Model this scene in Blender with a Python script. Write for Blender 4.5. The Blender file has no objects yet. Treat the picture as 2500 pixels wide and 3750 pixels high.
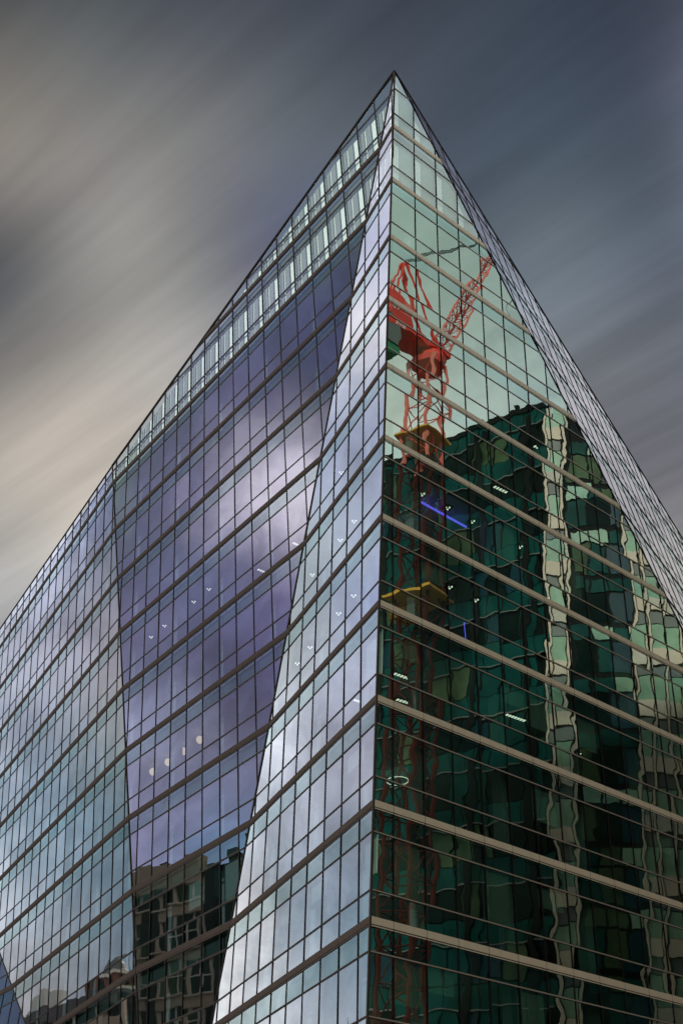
import bpy, bmesh, math, random
import numpy as np
from mathutils import Vector, Matrix
random.seed(7)
sc = bpy.context.scene
COL = sc.collection
R_ = math.radians

# ------------------------------------------------------------------ camera
H = 3.9                       # storey height, metres
CAMZ = 1.6
FPX, PITCH, ROLL = 4486.28, 0.623527, -0.03151     # focal length in pixels of the 2500 x 3750 photo
fw = np.array([0, math.cos(PITCH), math.sin(PITCH)]); rt = np.array([1., 0, 0]); up = np.cross(rt, fw)
rt2 = math.cos(ROLL)*rt + math.sin(ROLL)*up; up2 = -math.sin(ROLL)*rt + math.cos(ROLL)*up
cam = bpy.data.cameras.new('camera'); camo = bpy.data.objects.new('camera', cam); COL.objects.link(camo)
M = Matrix(((rt2[0], up2[0], -fw[0], 0), (rt2[1], up2[1], -fw[1], 0), (rt2[2], up2[2], -fw[2], CAMZ), (0, 0, 0, 1)))
camo.matrix_world = M
cam.sensor_fit = 'VERTICAL'; cam.sensor_height = 24; cam.sensor_width = 16
cam.lens = FPX/3750*24; cam.clip_start = .1; cam.clip_end = 3000
sc.camera = camo
sc.view_settings.view_transform = 'Standard'; sc.view_settings.look = 'None'
sc.view_settings.exposure = 0; sc.view_settings.gamma = 1
sc.render.engine = 'CYCLES'
sc.cycles.max_bounces = 9; sc.cycles.transparent_max_bounces = 12; sc.cycles.glossy_bounces = 4
sc.cycles.diffuse_bounces = 3; sc.cycles.transmission_bounces = 4
sc.cycles.caustics_reflective = False; sc.cycles.caustics_refractive = False
sc.cycles.sample_clamp_indirect = 6
sc.cycles.use_denoising = True

# ------------------------------------------------------------------ node helper
class NT:
    def __init__(s, nt): s.nt = nt; s.x = 0
    def n(s, typ, **kw):
        nd = s.nt.nodes.new(typ); s.x += 40; nd.location = (s.x, 0)
        ins = kw.pop('ins', {})
        for k, v in kw.items(): setattr(nd, k, v)
        for k, v in ins.items(): s.put(nd.inputs[k], v)
        return nd
    def put(s, sock, v):
        if isinstance(v, bpy.types.NodeSocket): s.nt.links.new(v, sock)
        else: sock.default_value = v
    def math(s, op, a, b=0., c=0., clamp=False):
        nd = s.n('ShaderNodeMath', operation=op, use_clamp=clamp)
        for i, v in enumerate((a, b, c)): s.put(nd.inputs[i], v)
        return nd.outputs[0]
    def vec(s, op, a, b=(0, 0, 0), c=(0, 0, 0)):
        nd = s.n('ShaderNodeVectorMath', operation=op)
        s.put(nd.inputs[0], a); s.put(nd.inputs[1], b)
        if op == 'MULTIPLY_ADD': s.put(nd.inputs[2], c)
        return nd.outputs['Value'] if op in ('DOT_PRODUCT', 'LENGTH') else nd.outputs[0]

# ------------------------------------------------------------------ sky (world) and sun
SUN_EL, SUN_AZ = R_(34), R_(264)       # azimuth clockwise from +y
w = bpy.data.worlds.new('World'); sc.world = w; w.use_nodes = True
w.node_tree.nodes.clear(); t = NT(w.node_tree)
tc = t.n('ShaderNodeTexCoord').outputs['Generated']
sep = t.n('ShaderNodeSeparateXYZ'); t.put(sep.inputs[0], tc)
zc = t.math('MAXIMUM', sep.outputs['Z'], .08)
# position on a flat cloud layer, stretched along the wind: long-exposure streaks
px = t.math('DIVIDE', sep.outputs['X'], zc); py = t.math('DIVIDE', sep.outputs['Y'], zc)
wa = R_(-49)
al = t.math('ADD', t.math('MULTIPLY', px, math.sin(wa)), t.math('MULTIPLY', py, math.cos(wa)))
ac = t.math('SUBTRACT', t.math('MULTIPLY', px, math.cos(wa)), t.math('MULTIPLY', py, math.sin(wa)))
cv = t.n('ShaderNodeCombineXYZ'); t.put(cv.inputs[0], t.math('MULTIPLY', al, 1.0)); t.put(cv.inputs[1], t.math('MULTIPLY', ac, 8.5))
sn = t.n('ShaderNodeTexNoise', ins={'Vector': cv.outputs[0], 'Scale': 1.0, 'Detail': 4.0, 'Roughness': .55}).outputs['Fac']
# puffier clouds to the west
pn = t.n('ShaderNodeTexNoise', ins={'Vector': tc, 'Scale': 12.0, 'Detail': 6.0, 'Roughness': .6, 'Distortion': .8})
west = t.math('MULTIPLY_ADD', sep.outputs['X'], -3.0, -.9, clamp=True)
amp = t.math('MULTIPLY', west, .07)
off = t.vec('SUBTRACT', pn.outputs['Color'], (.5, .5, .5))
sc_n = t.n('ShaderNodeVectorMath', operation='SCALE'); t.put(sc_n.inputs[0], off); t.put(sc_n.inputs['Scale'], amp)
d2 = t.vec('ADD', tc, sc_n.outputs[0])
CTL = [(-0.237,0.503,0.831,0.032,0.036,0.044,480.5),(-0.160,0.513,0.843,0.036,0.040,0.049,480.5),(-0.081,0.530,0.844,0.042,0.046,0.059,480.5),
(0.012,0.532,0.847,0.048,0.061,0.083,480.5),(0.104,0.531,0.841,0.026,0.034,0.046,480.5),(0.204,0.526,0.826,0.035,0.047,0.072,480.5),
(0.261,0.520,0.813,0.018,0.023,0.036,480.5),(-0.233,0.551,0.801,0.168,0.156,0.131,480.5),(-0.176,0.559,0.810,0.162,0.208,0.224,480.5),
(-0.084,0.565,0.821,0.095,0.107,0.147,480.5),(-0.011,0.572,0.820,0.085,0.088,0.107,480.5),(0.094,0.564,0.820,0.086,0.106,0.140,480.5),
(0.177,0.584,0.793,0.064,0.089,0.128,480.5),(0.256,0.575,0.777,0.025,0.034,0.051,480.5),(-0.237,0.585,0.775,0.513,0.442,0.372,480.5),
(-0.169,0.595,0.785,0.179,0.142,0.119,480.5),(-0.097,0.603,0.792,0.341,0.331,0.277,480.5),(-0.033,0.604,0.796,0.140,0.183,0.202,480.5),
(0.147,0.634,0.759,0.044,0.056,0.081,480.5),(0.238,0.625,0.744,0.034,0.044,0.066,480.5),(-0.243,0.628,0.739,0.086,0.089,0.089,480.5),
(-0.173,0.632,0.756,0.408,0.391,0.398,480.5),(-0.100,0.643,0.759,0.100,0.105,0.111,480.5),(-0.058,0.651,0.757,0.064,0.079,0.215,480.5),
(0.189,0.662,0.726,0.204,0.253,0.282,480.5),(0.259,0.660,0.705,0.034,0.049,0.078,480.5),(-0.253,0.669,0.699,0.040,0.050,0.069,480.5),
(-0.206,0.673,0.710,0.049,0.060,0.075,480.5),(-0.151,0.666,0.731,0.513,0.499,0.410,480.5),(-0.103,0.682,0.724,0.100,0.107,0.119,480.5),
(-0.253,0.709,0.658,0.054,0.059,0.073,480.5),(-0.202,0.712,0.673,0.168,0.158,0.144,480.5),(-0.166,0.725,0.669,0.805,0.748,0.676,480.5),
(-0.133,0.714,0.687,0.282,0.302,0.336,480.5),(-0.256,0.744,0.618,0.193,0.180,0.163,480.5),(-0.213,0.750,0.627,0.762,0.671,0.568,480.5),
(-0.177,0.752,0.635,0.257,0.236,0.215,480.5),(-0.252,0.778,0.576,0.338,0.322,0.274,480.5),(-0.217,0.776,0.592,1.153,1.037,0.906,480.5),
(-0.260,0.813,0.522,0.479,0.484,0.495,480.5),(0.220,0.696,0.684,0.136,0.164,0.228,480.5),(0.260,0.700,0.665,0.040,0.051,0.081,480.5),
(0.230,0.723,0.651,0.318,0.318,0.270,480.5),(0.260,0.734,0.627,0.212,0.221,0.256,480.5),(0.240,0.754,0.612,0.073,0.076,0.100,480.5),
(0.266,0.755,0.600,0.054,0.063,0.086,480.5),(0.265,0.782,0.564,0.470,0.435,0.415,480.5),(0.245,0.769,0.590,0.100,0.109,0.160,480.5),
(-0.452,0.403,0.795,1.127,1.140,1.373,800.5),(-0.478,0.450,0.754,0.842,0.973,1.525,800.5),(-0.501,0.467,0.728,2.761,2.675,2.673,800.5),
(-0.552,0.483,0.680,0.797,0.920,1.290,800.5),(-0.577,0.522,0.628,0.823,0.917,1.259,800.5),(-0.595,0.563,0.574,1.070,1.244,1.282,800.5),
(-0.631,0.539,0.558,0.317,0.378,1.073,800.5),(-0.618,0.592,0.518,0.802,0.921,0.772,800.5),(-0.649,0.573,0.501,1.735,1.830,2.653,800.5),
(-0.630,0.626,0.459,2.026,2.127,2.348,800.5),(-0.675,0.603,0.424,2.088,2.200,2.876,800.5),(-0.647,0.648,0.401,1.540,1.729,1.970,800.5),
(-0.703,0.609,0.367,1.105,1.439,2.011,800.5),(-0.676,0.641,0.365,0.493,0.570,0.725,800.5),(-0.653,0.675,0.342,3.477,3.477,3.548,800.5),
(-0.663,0.684,0.304,1.598,1.509,1.472,800.5),(-0.694,0.651,0.308,0.464,0.547,0.663,800.5),(-0.718,0.622,0.311,0.356,1.175,1.685,800.5),
(-0.688,0.670,0.279,2.643,2.801,2.964,800.5),(-0.725,0.633,0.273,1.634,1.887,2.457,800.5),(-0.669,0.112,0.735,0.193,0.245,0.375,950.5),
(-0.634,0.073,0.770,0.153,0.228,0.309,950.5),(-0.691,0.173,0.702,0.091,0.125,0.187,950.5),(-0.718,0.231,0.657,0.112,0.239,0.202,950.5),
(-0.734,0.280,0.619,0.188,0.362,0.241,950.5),(-0.743,0.327,0.584,0.308,0.515,0.263,950.5),(-0.683,0.147,0.716,0.171,0.273,0.323,950.5),
(-0.781,0.190,0.595,0.254,0.254,0.437,950.5),(-0.759,0.217,0.613,0.139,0.153,0.308,950.5),(-0.771,0.282,0.571,0.179,0.187,0.366,950.5),
(-0.821,0.229,0.523,0.298,0.288,0.477,950.5),(-0.710,0.186,0.679,0.419,0.422,0.970,950.5),(-0.730,0.146,0.668,0.070,0.084,0.309,950.5),
(-0.736,0.243,0.632,0.415,0.257,0.990,950.5),(-0.760,0.170,0.628,0.078,0.105,0.242,950.5),(-0.757,0.300,0.580,0.435,0.248,1.058,950.5),
(-0.771,0.234,0.593,0.173,0.184,0.389,950.5),(-0.795,0.211,0.569,3.471,3.271,3.820,950.5),(-0.809,0.198,0.553,3.673,3.464,4.035,950.5),
(-0.803,0.233,0.548,2.191,1.970,2.450,950.5),(-0.783,0.268,0.561,0.213,0.225,0.418,950.5),(-0.787,0.324,0.525,0.237,0.251,0.421,950.5),
(-0.813,0.288,0.505,0.401,0.548,1.003,950.5),(-0.820,0.219,0.528,0.566,0.522,0.744,950.5),(-0.828,0.247,0.503,0.392,0.384,1.076,950.5),
(-0.816,0.325,0.477,0.348,0.287,0.573,950.5),(-0.845,0.279,0.456,0.150,0.143,0.307,950.5),(-0.855,0.251,0.454,0.465,0.429,0.955,950.5),
(-0.835,0.345,0.429,0.226,0.244,0.450,950.5),(-0.849,0.342,0.401,1.820,1.890,2.675,950.5),(-0.853,0.313,0.418,0.122,0.134,0.308,950.5),
(-0.866,0.276,0.416,0.061,0.066,0.172,950.5),(-0.870,0.337,0.360,0.274,0.294,0.496,950.5),(-0.885,0.297,0.357,0.407,0.230,0.428,950.5),
(-0.872,0.361,0.331,0.598,0.549,0.935,950.5),(-0.891,0.312,0.328,0.382,0.852,1.468,950.5),(-0.665,0.598,0.447,0.341,0.351,0.423,800.5),
(-0.678,0.554,0.484,0.315,0.346,0.413,800.5),(-0.681,0.515,0.521,0.163,0.193,0.201,800.5),(-0.693,0.595,0.408,0.338,0.354,0.421,800.5),
(-0.710,0.554,0.435,0.917,0.802,0.927,800.5),(-0.735,0.557,0.386,0.744,0.914,0.802,800.5),(-0.698,0.613,0.370,0.229,0.273,0.336,800.5),
(-0.728,0.584,0.358,0.219,0.278,0.329,800.5),(-0.752,0.572,0.327,0.119,0.170,0.201,800.5),(-0.707,0.634,0.313,0.201,0.242,0.301,800.5),
(-0.737,0.606,0.301,0.134,0.198,0.241,800.5),(-0.758,0.584,0.289,0.163,0.223,0.269,800.5),(-0.723,0.634,0.274,0.297,0.322,0.376,800.5),
(-0.725,0.644,0.246,0.445,0.433,0.477,800.5),(-0.740,0.630,0.235,1.255,1.137,0.946,800.5),(-0.755,0.609,0.242,0.249,0.298,0.362,800.5),
(-0.767,0.587,0.259,0.235,0.525,0.711,800.5),(-0.771,0.597,0.222,0.369,0.466,0.701,800.5),(0.659,-0.057,0.750,0.540,0.752,0.956,220.5),
(0.711,-0.058,0.701,1.736,2.030,1.832,220.5),(0.734,-0.014,0.679,0.517,0.560,0.515,220.5),(0.753,-0.068,0.654,0.514,0.876,0.735,220.5),
(0.776,0.008,0.631,0.340,0.480,0.414,220.5),(0.802,0.020,0.596,0.473,0.616,0.596,220.5),(0.803,-0.013,0.596,0.619,0.737,0.670,220.5),
(0.820,-0.061,0.568,1.545,1.626,1.328,220.5),(0.819,-0.002,0.573,2.618,2.810,2.628,220.5),(0.811,0.042,0.584,0.623,0.979,1.512,220.5),
(0.828,-0.024,0.560,2.862,2.879,2.626,220.5),(-0.799,0.517,0.306,0.210,0.282,0.503,800.5),(-0.812,0.510,0.283,0.061,0.096,0.201,800.5),
(0.335,0.541,0.771,0.354,0.356,0.494,300.5),(0.371,0.582,0.723,0.387,0.512,0.593,300.5),(0.397,0.619,0.678,0.910,0.824,0.869,300.5),
(0.424,0.662,0.618,0.416,0.465,0.546,300.5),(0.453,0.693,0.561,0.729,0.684,0.632,300.5),]
acc = (1e-9*.80, 1e-9*.76, 1e-9*.68); ws = 1e-9       # fallback where nothing else is set: unseen sky brightened to light bands and crane
for i_, (x, y, z, r, g, b, k) in enumerate(CTL):
    if i_ % 6 == 5: d2 = t.vec('MULTIPLY_ADD', acc, (1e-9, 1e-9, 1e-9), d2)   # only orders the evaluation
    dt = t.vec('DOT_PRODUCT', d2, (x, y, z))
    pw = t.math('POWER', dt, k)
    acc = t.vec('MULTIPLY_ADD', (r, g, b), pw, acc)
    ws = t.math('ADD', pw, ws)
col = t.vec('DIVIDE', acc, ws)
cv2 = t.n('ShaderNodeCombineXYZ'); t.put(cv2.inputs[0], t.math('MULTIPLY', al, 1.9)); t.put(cv2.inputs[1], t.math('MULTIPLY', ac, 24.0))
sn2 = t.n('ShaderNodeTexNoise', ins={'Vector': cv2.outputs[0], 'Scale': 1.0, 'Detail': 3.0, 'Roughness': .6}).outputs['Fac']
mod = t.math('MULTIPLY_ADD', sn2, .34, t.math('MULTIPLY_ADD', sn, .86, .35))
mod2 = t.math('MULTIPLY_ADD', t.math('MULTIPLY', t.math('SUBTRACT', pn.outputs['Fac'], .5), west), 1.35, mod)
sc2 = t.n('ShaderNodeVectorMath', operation='SCALE'); t.put(sc2.inputs[0], col); t.put(sc2.inputs['Scale'], mod2)
sky = t.n('ShaderNodeTexSky', sky_type='NISHITA', sun_disc=False, sun_elevation=SUN_EL, sun_rotation=SUN_AZ, air_density=1.0, dust_density=3.0)
bg1 = t.n('ShaderNodeBackground', ins={'Color': sc2.outputs[0], 'Strength': 1.0})
bg2 = t.n('ShaderNodeBackground', ins={'Color': sky.outputs[0], 'Strength': .004})   # what is left of the clear sky above the cloud sheet
ad = t.n('ShaderNodeAddShader'); t.put(ad.inputs[0], bg1.outputs[0]); t.put(ad.inputs[1], bg2.outputs[0])
wo = t.n('ShaderNodeOutputWorld'); t.put(wo.inputs[0], ad.outputs[0])
w.cycles.sampling_method = 'MANUAL'; w.cycles.sample_map_resolution = 512

sd = bpy.data.lights.new('sun', 'SUN'); sd.energy = 4.2; sd.angle = R_(4.0); sd.color = (1, .93, .84)
so = bpy.data.objects.new('sun', sd); COL.objects.link(so)
sv = Vector((math.sin(SUN_AZ)*math.cos(SUN_EL), math.cos(SUN_AZ)*math.cos(SUN_EL), math.sin(SUN_EL)))
so.rotation_euler = sv.to_track_quat('Z', 'Y').to_euler(); so.location = (0, -60, 90)

# ------------------------------------------------------------------ materials
def plain(name, col, rough=.6, metal=0., var=.12, scale=1.5, spec=.5):
    m = bpy.data.materials.new(name); m.use_nodes = True; m.node_tree.nodes.clear(); t = NT(m.node_tree)
    geo = t.n('ShaderNodeNewGeometry')
    ns = t.n('ShaderNodeTexNoise', ins={'Vector': geo.outputs['Position'], 'Scale': scale, 'Detail': 4.0})
    f = t.math('MULTIPLY_ADD', ns.outputs['Fac'], 2*var, 1-var)
    s = t.n('ShaderNodeVectorMath', operation='SCALE'); t.put(s.inputs[0], col[:3]); t.put(s.inputs['Scale'], f)
    p = t.n('ShaderNodeBsdfPrincipled', ins={'Base Color': s.outputs[0], 'Roughness': rough, 'Metallic': metal, 'Specular IOR Level': spec})
    o = t.n('ShaderNodeOutputMaterial'); t.put(o.inputs[0], p.outputs[0]); return m
def emit(name, col, st):
    m = bpy.data.materials.new(name); m.use_nodes = True; m.node_tree.nodes.clear(); t = NT(m.node_tree)
    e = t.n('ShaderNodeEmission', ins={'Color': (*col, 1), 'Strength': st})
    o = t.n('ShaderNodeOutputMaterial'); t.put(o.inputs[0], e.outputs[0]); return m
def glass(name, F0, gcol, tcol, wob, wscale=(.8, .8, .55)):
    """coated glazing: mirror-like reflection that rises towards grazing angles, tinted see-through remainder,
    the faint roller-wave distortion of toughened panes in its normals"""
    m = bpy.data.materials.new(name); m.use_nodes = True; m.node_tree.nodes.clear(); t = NT(m.node_tree)
    geo = t.n('ShaderNodeNewGeometry')
    ps = t.vec('MULTIPLY', geo.outputs['Position'], wscale)
    ns = t.n('ShaderNodeTexNoise', ins={'Vector': ps, 'Scale': 1.0, 'Detail': 1.5, 'Roughness': .45})
    o1 = t.vec('SUBTRACT', ns.outputs['Color'], (.5, .5, .5))
    sN = t.n('ShaderNodeVectorMath', operation='SCALE'); t.put(sN.inputs[0], o1); t.put(sN.inputs['Scale'], wob)
    nn = t.vec('NORMALIZE', t.vec('ADD', geo.outputs['Normal'], sN.outputs[0]))
    lw = t.n('ShaderNodeLayerWeight', ins={'Blend': .5})
    fr = t.math('MULTIPLY_ADD', t.math('POWER', lw.outputs['Facing'], 5.0), 1-F0, F0)
    g = t.n('ShaderNodeBsdfGlossy', ins={'Color': (*gcol, 1), 'Roughness': 0.0, 'Normal': nn})
    tr = t.n('ShaderNodeBsdfTransparent', ins={'Color': (*tcol, 1)})
    mx = t.n('ShaderNodeMixShader'); t.put(mx.inputs[0], fr); t.put(mx.inputs[1], tr.outputs[0]); t.put(mx.inputs[2], g.outputs[0])
    o = t.n('ShaderNodeOutputMaterial'); t.put(o.inputs[0], mx.outputs[0]); return m
MT = {}
MT['glassR'] = glass('green coated glass', .30, (.88, 1, .91), (.30, .42, .36), .016, (.9, .9, 1.15))
MT['glassL'] = glass('coated glass', .30, (1, 1, 1), (.34, .42, .45), .008, (.8, .8, .9))
MT['glassT'] = glass('rooftop screen glass', .22, (1, 1, 1), (.86, .95, .93), .005)
MT['sglassR'] = glass('green spandrel glass', .27, (.80, 1, .95), (.35, .5, .45), .016, (.9, .9, 1.15))
MT['sglassL'] = glass('spandrel glass', .23, (.86, .98, .94), (.36, .48, .47), .008, (.8, .8, .9))
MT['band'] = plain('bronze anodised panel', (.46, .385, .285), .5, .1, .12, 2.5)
MT['bandL'] = plain('shade-toned bronze panel', (.032, .025, .022), .85, 0, .14, 3, .04)  # same metal as the right face's bands, shade put into the colour
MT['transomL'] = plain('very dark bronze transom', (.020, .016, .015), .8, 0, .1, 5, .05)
MT['frame'] = plain('dark bronze frame', (.012, .010, .010), .7, 0, .1, 6, .08)
MT['gasket'] = plain('black gasket', (.008, .008, .008), .6, 0, .1, 6)
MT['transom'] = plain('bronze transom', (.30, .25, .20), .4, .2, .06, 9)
MT['sback'] = plain('green grey spandrel backing', (.055, .078, .078), .8, 0, .15, 2)
MT['ceiling'] = plain('ceiling board', (.45, .47, .44), .9, 0, .1, 1)
MT['core'] = plain('core wall', (.16, .18, .17), .9, 0, .2, .6)
MT['column'] = plain('painted column', (.42, .50, .47), .7, 0, .08, 2)
MT['blind'] = plain('roller blind fabric', (.50, .60, .52), .9, 0, .06, 5)
MT['pale'] = plain('pale plant room cladding', (.90, .95, .93), .7, 0, .03, 2)
MT['louvre'] = plain('grey louvre panel', (.12, .14, .16), .6, 0, .1, 4)
MT['louvreR'] = plain('pale green louvre panel', (.26, .32, .28), .6, 0, .1, 4)
MT['lamp'] = emit('lit lamp', (1, .93, .78), 2.4)
MT['warm'] = emit('lit warm lamp', (1, .70, .42), 1.6)
MT['blue'] = emit('lit blue neon', (.15, .12, 1.0), 2.6)

# ------------------------------------------------------------------ objects
def link(name, me, mats, parent=None):
    o = bpy.data.objects.new(name, me); COL.objects.link(o)
    for m in mats: me.materials.append(m)
    if parent: o.parent = parent
    return o
def tag(o, label=None, cat=None, group=None, kind=None):
    for k, v in (('label', label), ('category', cat), ('group', group), ('kind', kind)):
        if v: o[k] = v
    return o
def empty(name, loc, label, cat, group=None):
    o = bpy.data.objects.new(name, None); COL.objects.link(o); o.location = loc
    return tag(o, label, cat, group)
class MB:
    """collects faces in world coordinates and links them as ONE mesh object"""
    def __init__(s): s.v = []; s.f = []; s.m = []
    def add(s, vs, fs, mi=0):
        b = len(s.v); s.v += [tuple(float(c) for c in p) for p in vs]
        s.f += [[b+i for i in f] for f in fs]; s.m += [mi]*len(fs)
    def merge(s, o):
        b = len(s.v); s.v += o.v; s.f += [[b+i for i in f] for f in o.f]; s.m += o.m
    def prism(s, bot, top, mi=0):
        n = len(bot)
        s.add(list(bot)+list(top), [list(range(n))[::-1], list(range(n, 2*n))]+[[i, (i+1) % n, n+(i+1) % n, n+i] for i in range(n)], mi)
    def box(s, c, sx, sy, sz, rz=0, mi=0):
        ca, sa = math.cos(rz), math.sin(rz)
        def P(x, y, z): return (c[0]+x*ca-y*sa, c[1]+x*sa+y*ca, c[2]+z)
        hx, hy, hz = sx/2, sy/2, sz/2
        s.prism([P(-hx, -hy, -hz), P(hx, -hy, -hz), P(hx, hy, -hz), P(-hx, hy, -hz)], [P(-hx, -hy, hz), P(hx, -hy, hz), P(hx, hy, hz), P(-hx, hy, hz)], mi)
    def bar(s, a, b, r, n=4, mi=0, r2=None):
        a = Vector(a); b = Vector(b); d = (b-a).normalized(); u = d.orthogonal().normalized(); v = d.cross(u); r2 = r if r2 is None else r2
        ring = lambda c, q: [c+(u*math.cos(2*math.pi*(i+.5)/n)+v*math.sin(2*math.pi*(i+.5)/n))*q for i in range(n)]
        s.prism(ring(a, r), ring(b, r2), mi)
    def lathe(s, c, prof, n=20, mi=0):
        vs = []; fs = []
        for r, z in prof: vs += [(c[0]+r*math.cos(2*math.pi*i/n), c[1]+r*math.sin(2*math.pi*i/n), c[2]+z) for i in range(n)]
        for k in range(len(prof)-1):
            fs += [[k*n+i, k*n+(i+1) % n, (k+1)*n+(i+1) % n, (k+1)*n+i] for i in range(n)]
        s.add(vs, fs, mi)
    def build(s, name, mats, parent=None, base=(0, 0, 0)):
        if not s.f: return None
        me = bpy.data.meshes.new(name)
        me.from_pydata([(p[0]-base[0], p[1]-base[1], p[2]-base[2]) for p in s.v], [], s.f)
        if not isinstance(mats, (list, tuple)): mats = [mats]
        me.polygons.foreach_set('material_index', s.m)
        bm = bmesh.new(); bm.from_mesh(me)
        if getattr(s, 'fixn', True): bmesh.ops.recalc_face_normals(bm, faces=bm.faces)
        bm.to_mesh(me); bm.free()
        o = link(name, me, mats, parent)
        if not parent: o.location = base
        return o

# ------------------------------------------------------------------ facet geometry of the tower (camera at x=y=0)
def nrm(ph, ta): return np.array([math.cos(ta)*math.cos(ph), math.cos(ta)*math.sin(ph), math.sin(ta)])
Z0 = 14.16942
def meet(a, b, z):
    Mx = np.array([a[0][:2], b[0][:2]]); r = np.array([a[1]-a[0][2]*z, b[1]-b[0][2]*z]); xy = np.linalg.solve(Mx, r); return np.array([xy[0], xy[1], z])
def pixray(x, y): return ((x-1250)/FPX)*rt2 - ((y-1875)/FPX)*up2 + fw
def pixhit(pl, x, y): r = pixray(x, y); return r*(pl[1]/(pl[0]@r))
def project(X):
    c = (X[0]*rt2[0]+X[1]*rt2[1]+X[2]*rt2[2], X[0]*up2[0]+X[1]*up2[1]+X[2]*up2[2], X[0]*fw[0]+X[1]*fw[1]+X[2]*fw[2])
    return (1250+FPX*c[0]/c[2], 1875-FPX*c[1]/c[2])
PL = {'R': (nrm(-0.819824, -0.070103), -7.558749*H), 'L1': (nrm(-2.697461, 0.048077), -4.335311*H)}
APEX = meet(PL['R'], PL['L1'], 14.268733*H)
for nm_, ph, ta in (('L2', -2.481391, -0.041504), ('RR', -0.539103, 0.148132)):
    n_ = nrm(ph, ta); PL[nm_] = (n_, n_@APEX)
PL['L3'] = (nrm(-2.603195, -0.061405), -5.703333*H)
e0 = pixhit(PL['L3'], 0, 3490); e1 = pixhit(PL['L3'], 94, 3750)
h4 = np.array([math.sin(R_(-37.5)), math.cos(R_(-37.5)), 0]); n_ = np.cross(e0-e1, h4); n_ /= np.linalg.norm(n_)
if n_[0] > 0: n_ = -n_
PL['L4'] = (n_, n_@e0)
def zk(k): return (Z0-k)*H
class Facet:
    def __init__(s, nm):
        s.nm = nm; s.n, s.d = PL[nm]
        s.u = np.array([-s.n[1], s.n[0], 0.]); s.u /= np.linalg.norm(s.u)
        s.v = np.cross(s.n, s.u); s.v = s.v if s.v[2] > 0 else -s.v
    def P(s, U, z, t=0.):
        w_ = (z-s.d*s.n[2])/s.v[2]; X = U*s.u + w_*s.v + (s.d+t)*s.n
        return X
    def to2(s, X): return (float(X@s.u), float(X[2]))
FC = {k: Facet(k) for k in PL}
ZB = 3.4                                   # facets come down to this height (relative to the lens)
def fold(a, b, z): return meet(PL[a], PL[b], z)
def hp(f, pts): return [FC[f].to2(p) for p in pts]
E2T = pixhit(PL['L2'], 413, 1705)
E2T = meet(PL['L2'], PL['L3'], E2T[2])
E3T = meet(PL['L3'], PL['L4'], 49.6)
RRu = FC['RR'].u * (1 if FC['RR'].u[1] > 0 else -1)
RR2 = pixhit(PL['RR'], 2500, 1976)
RRT = APEX + (RR2-APEX)*1.5
RRB = None
polys = {}
polys['R'] = hp('R', [APEX, fold('R', 'L1', ZB), fold('R', 'RR', ZB)])
polys['L1'] = hp('L1', [APEX, fold('R', 'L1', ZB), fold('L1', 'L2', ZB)])
polys['L2'] = hp('L2', [APEX, fold('L1', 'L2', ZB), fold('L2', 'L3', ZB), E2T])
e3b = meet(PL['L3'], PL['L4'], ZB+.2)
polys['L3'] = hp('L3', [E2T, fold('L2', 'L3', ZB), e3b, E3T])
f4 = FC['L4']; sgn4 = 1 if f4.u@h4 > 0 else -1
E4 = f4.to2(E3T)[0] + sgn4*22
polys['L4'] = [f4.to2(E3T), f4.to2(e3b), (E4, ZB+.2), (E4, 49.6)]
fr_ = FC['RR']; uT = fr_.to2(RRT)
uB = fr_.to2(fold('R', 'RR', ZB))
sgR = 1 if uB[0] > fr_.to2(APEX)[0] else -1
endU = max(uT[0]*sgR, uB[0]*sgR+6)*sgR
sl = (uT[1]-APEX[2])/(uT[0]-fr_.to2(APEX)[0])
polys['RR'] = [fr_.to2(APEX), uB, (endU, ZB), (endU, APEX[2]+sl*(endU-fr_.to2(APEX)[0]))]
def area(p): return sum(p[i][0]*p[(i+1) % len(p)][1]-p[(i+1) % len(p)][0]*p[i][1] for i in range(len(p)))/2
for k in polys:
    if area(polys[k]) < 0: polys[k] = polys[k][::-1]
def clip(sub, clp):
    out = sub
    for i in range(len(clp)):
        a = clp[i]; b = clp[(i+1) % len(clp)]; inp = out; out = []
        if not inp: break
        ins = lambda p: (b[0]-a[0])*(p[1]-a[1])-(b[1]-a[1])*(p[0]-a[0]) >= -1e-9
        for j in range(len(inp)):
            p = inp[j]; q = inp[(j+1) % len(inp)]
            ip, iq = ins(p), ins(q)
            if ip != iq:
                A = (b[0]-a[0])*(p[1]-a[1])-(b[1]-a[1])*(p[0]-a[0]); B = (b[0]-a[0])*(q[1]-a[1])-(b[1]-a[1])*(q[0]-a[0])
                tt = A/(A-B); x = (p[0]+(q[0]-p[0])*tt, p[1]+(q[1]-p[1])*tt)
            if ip:
                out.append(p)
                if not iq: out.append(x)
            elif iq: out.append(x)
    return out
def rect(a, b, c, d): return [(a, c), (b, c), (b, d), (a, d)]
OFF = np.array([0, 0, CAMZ])
BASE = np.array([-.4, 40.1, 0.])
root = empty('office_tower', tuple(BASE), 'wedge shaped glass office tower with folded facets rising to a sharp prow', 'office tower')
def slab2(f, poly, t0, t1, mb, mi=0):
    if len(poly) < 3 or abs(area(poly)) < 1e-4: return
    F = FC[f]; mb.prism([F.P(U, z, t0)+OFF for U, z in poly], [F.P(U, z, t1)+OFF for U, z in poly], mi)
def pix_area(f, poly):
    F = FC[f]; q = [project(F.P(U, z)) for U, z in poly]
    q = clip(q if area(q) > 0 else q[::-1], rect(0, 2500, 0, 3750)); return abs(area(q)) if len(q) > 2 else 0
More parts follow.
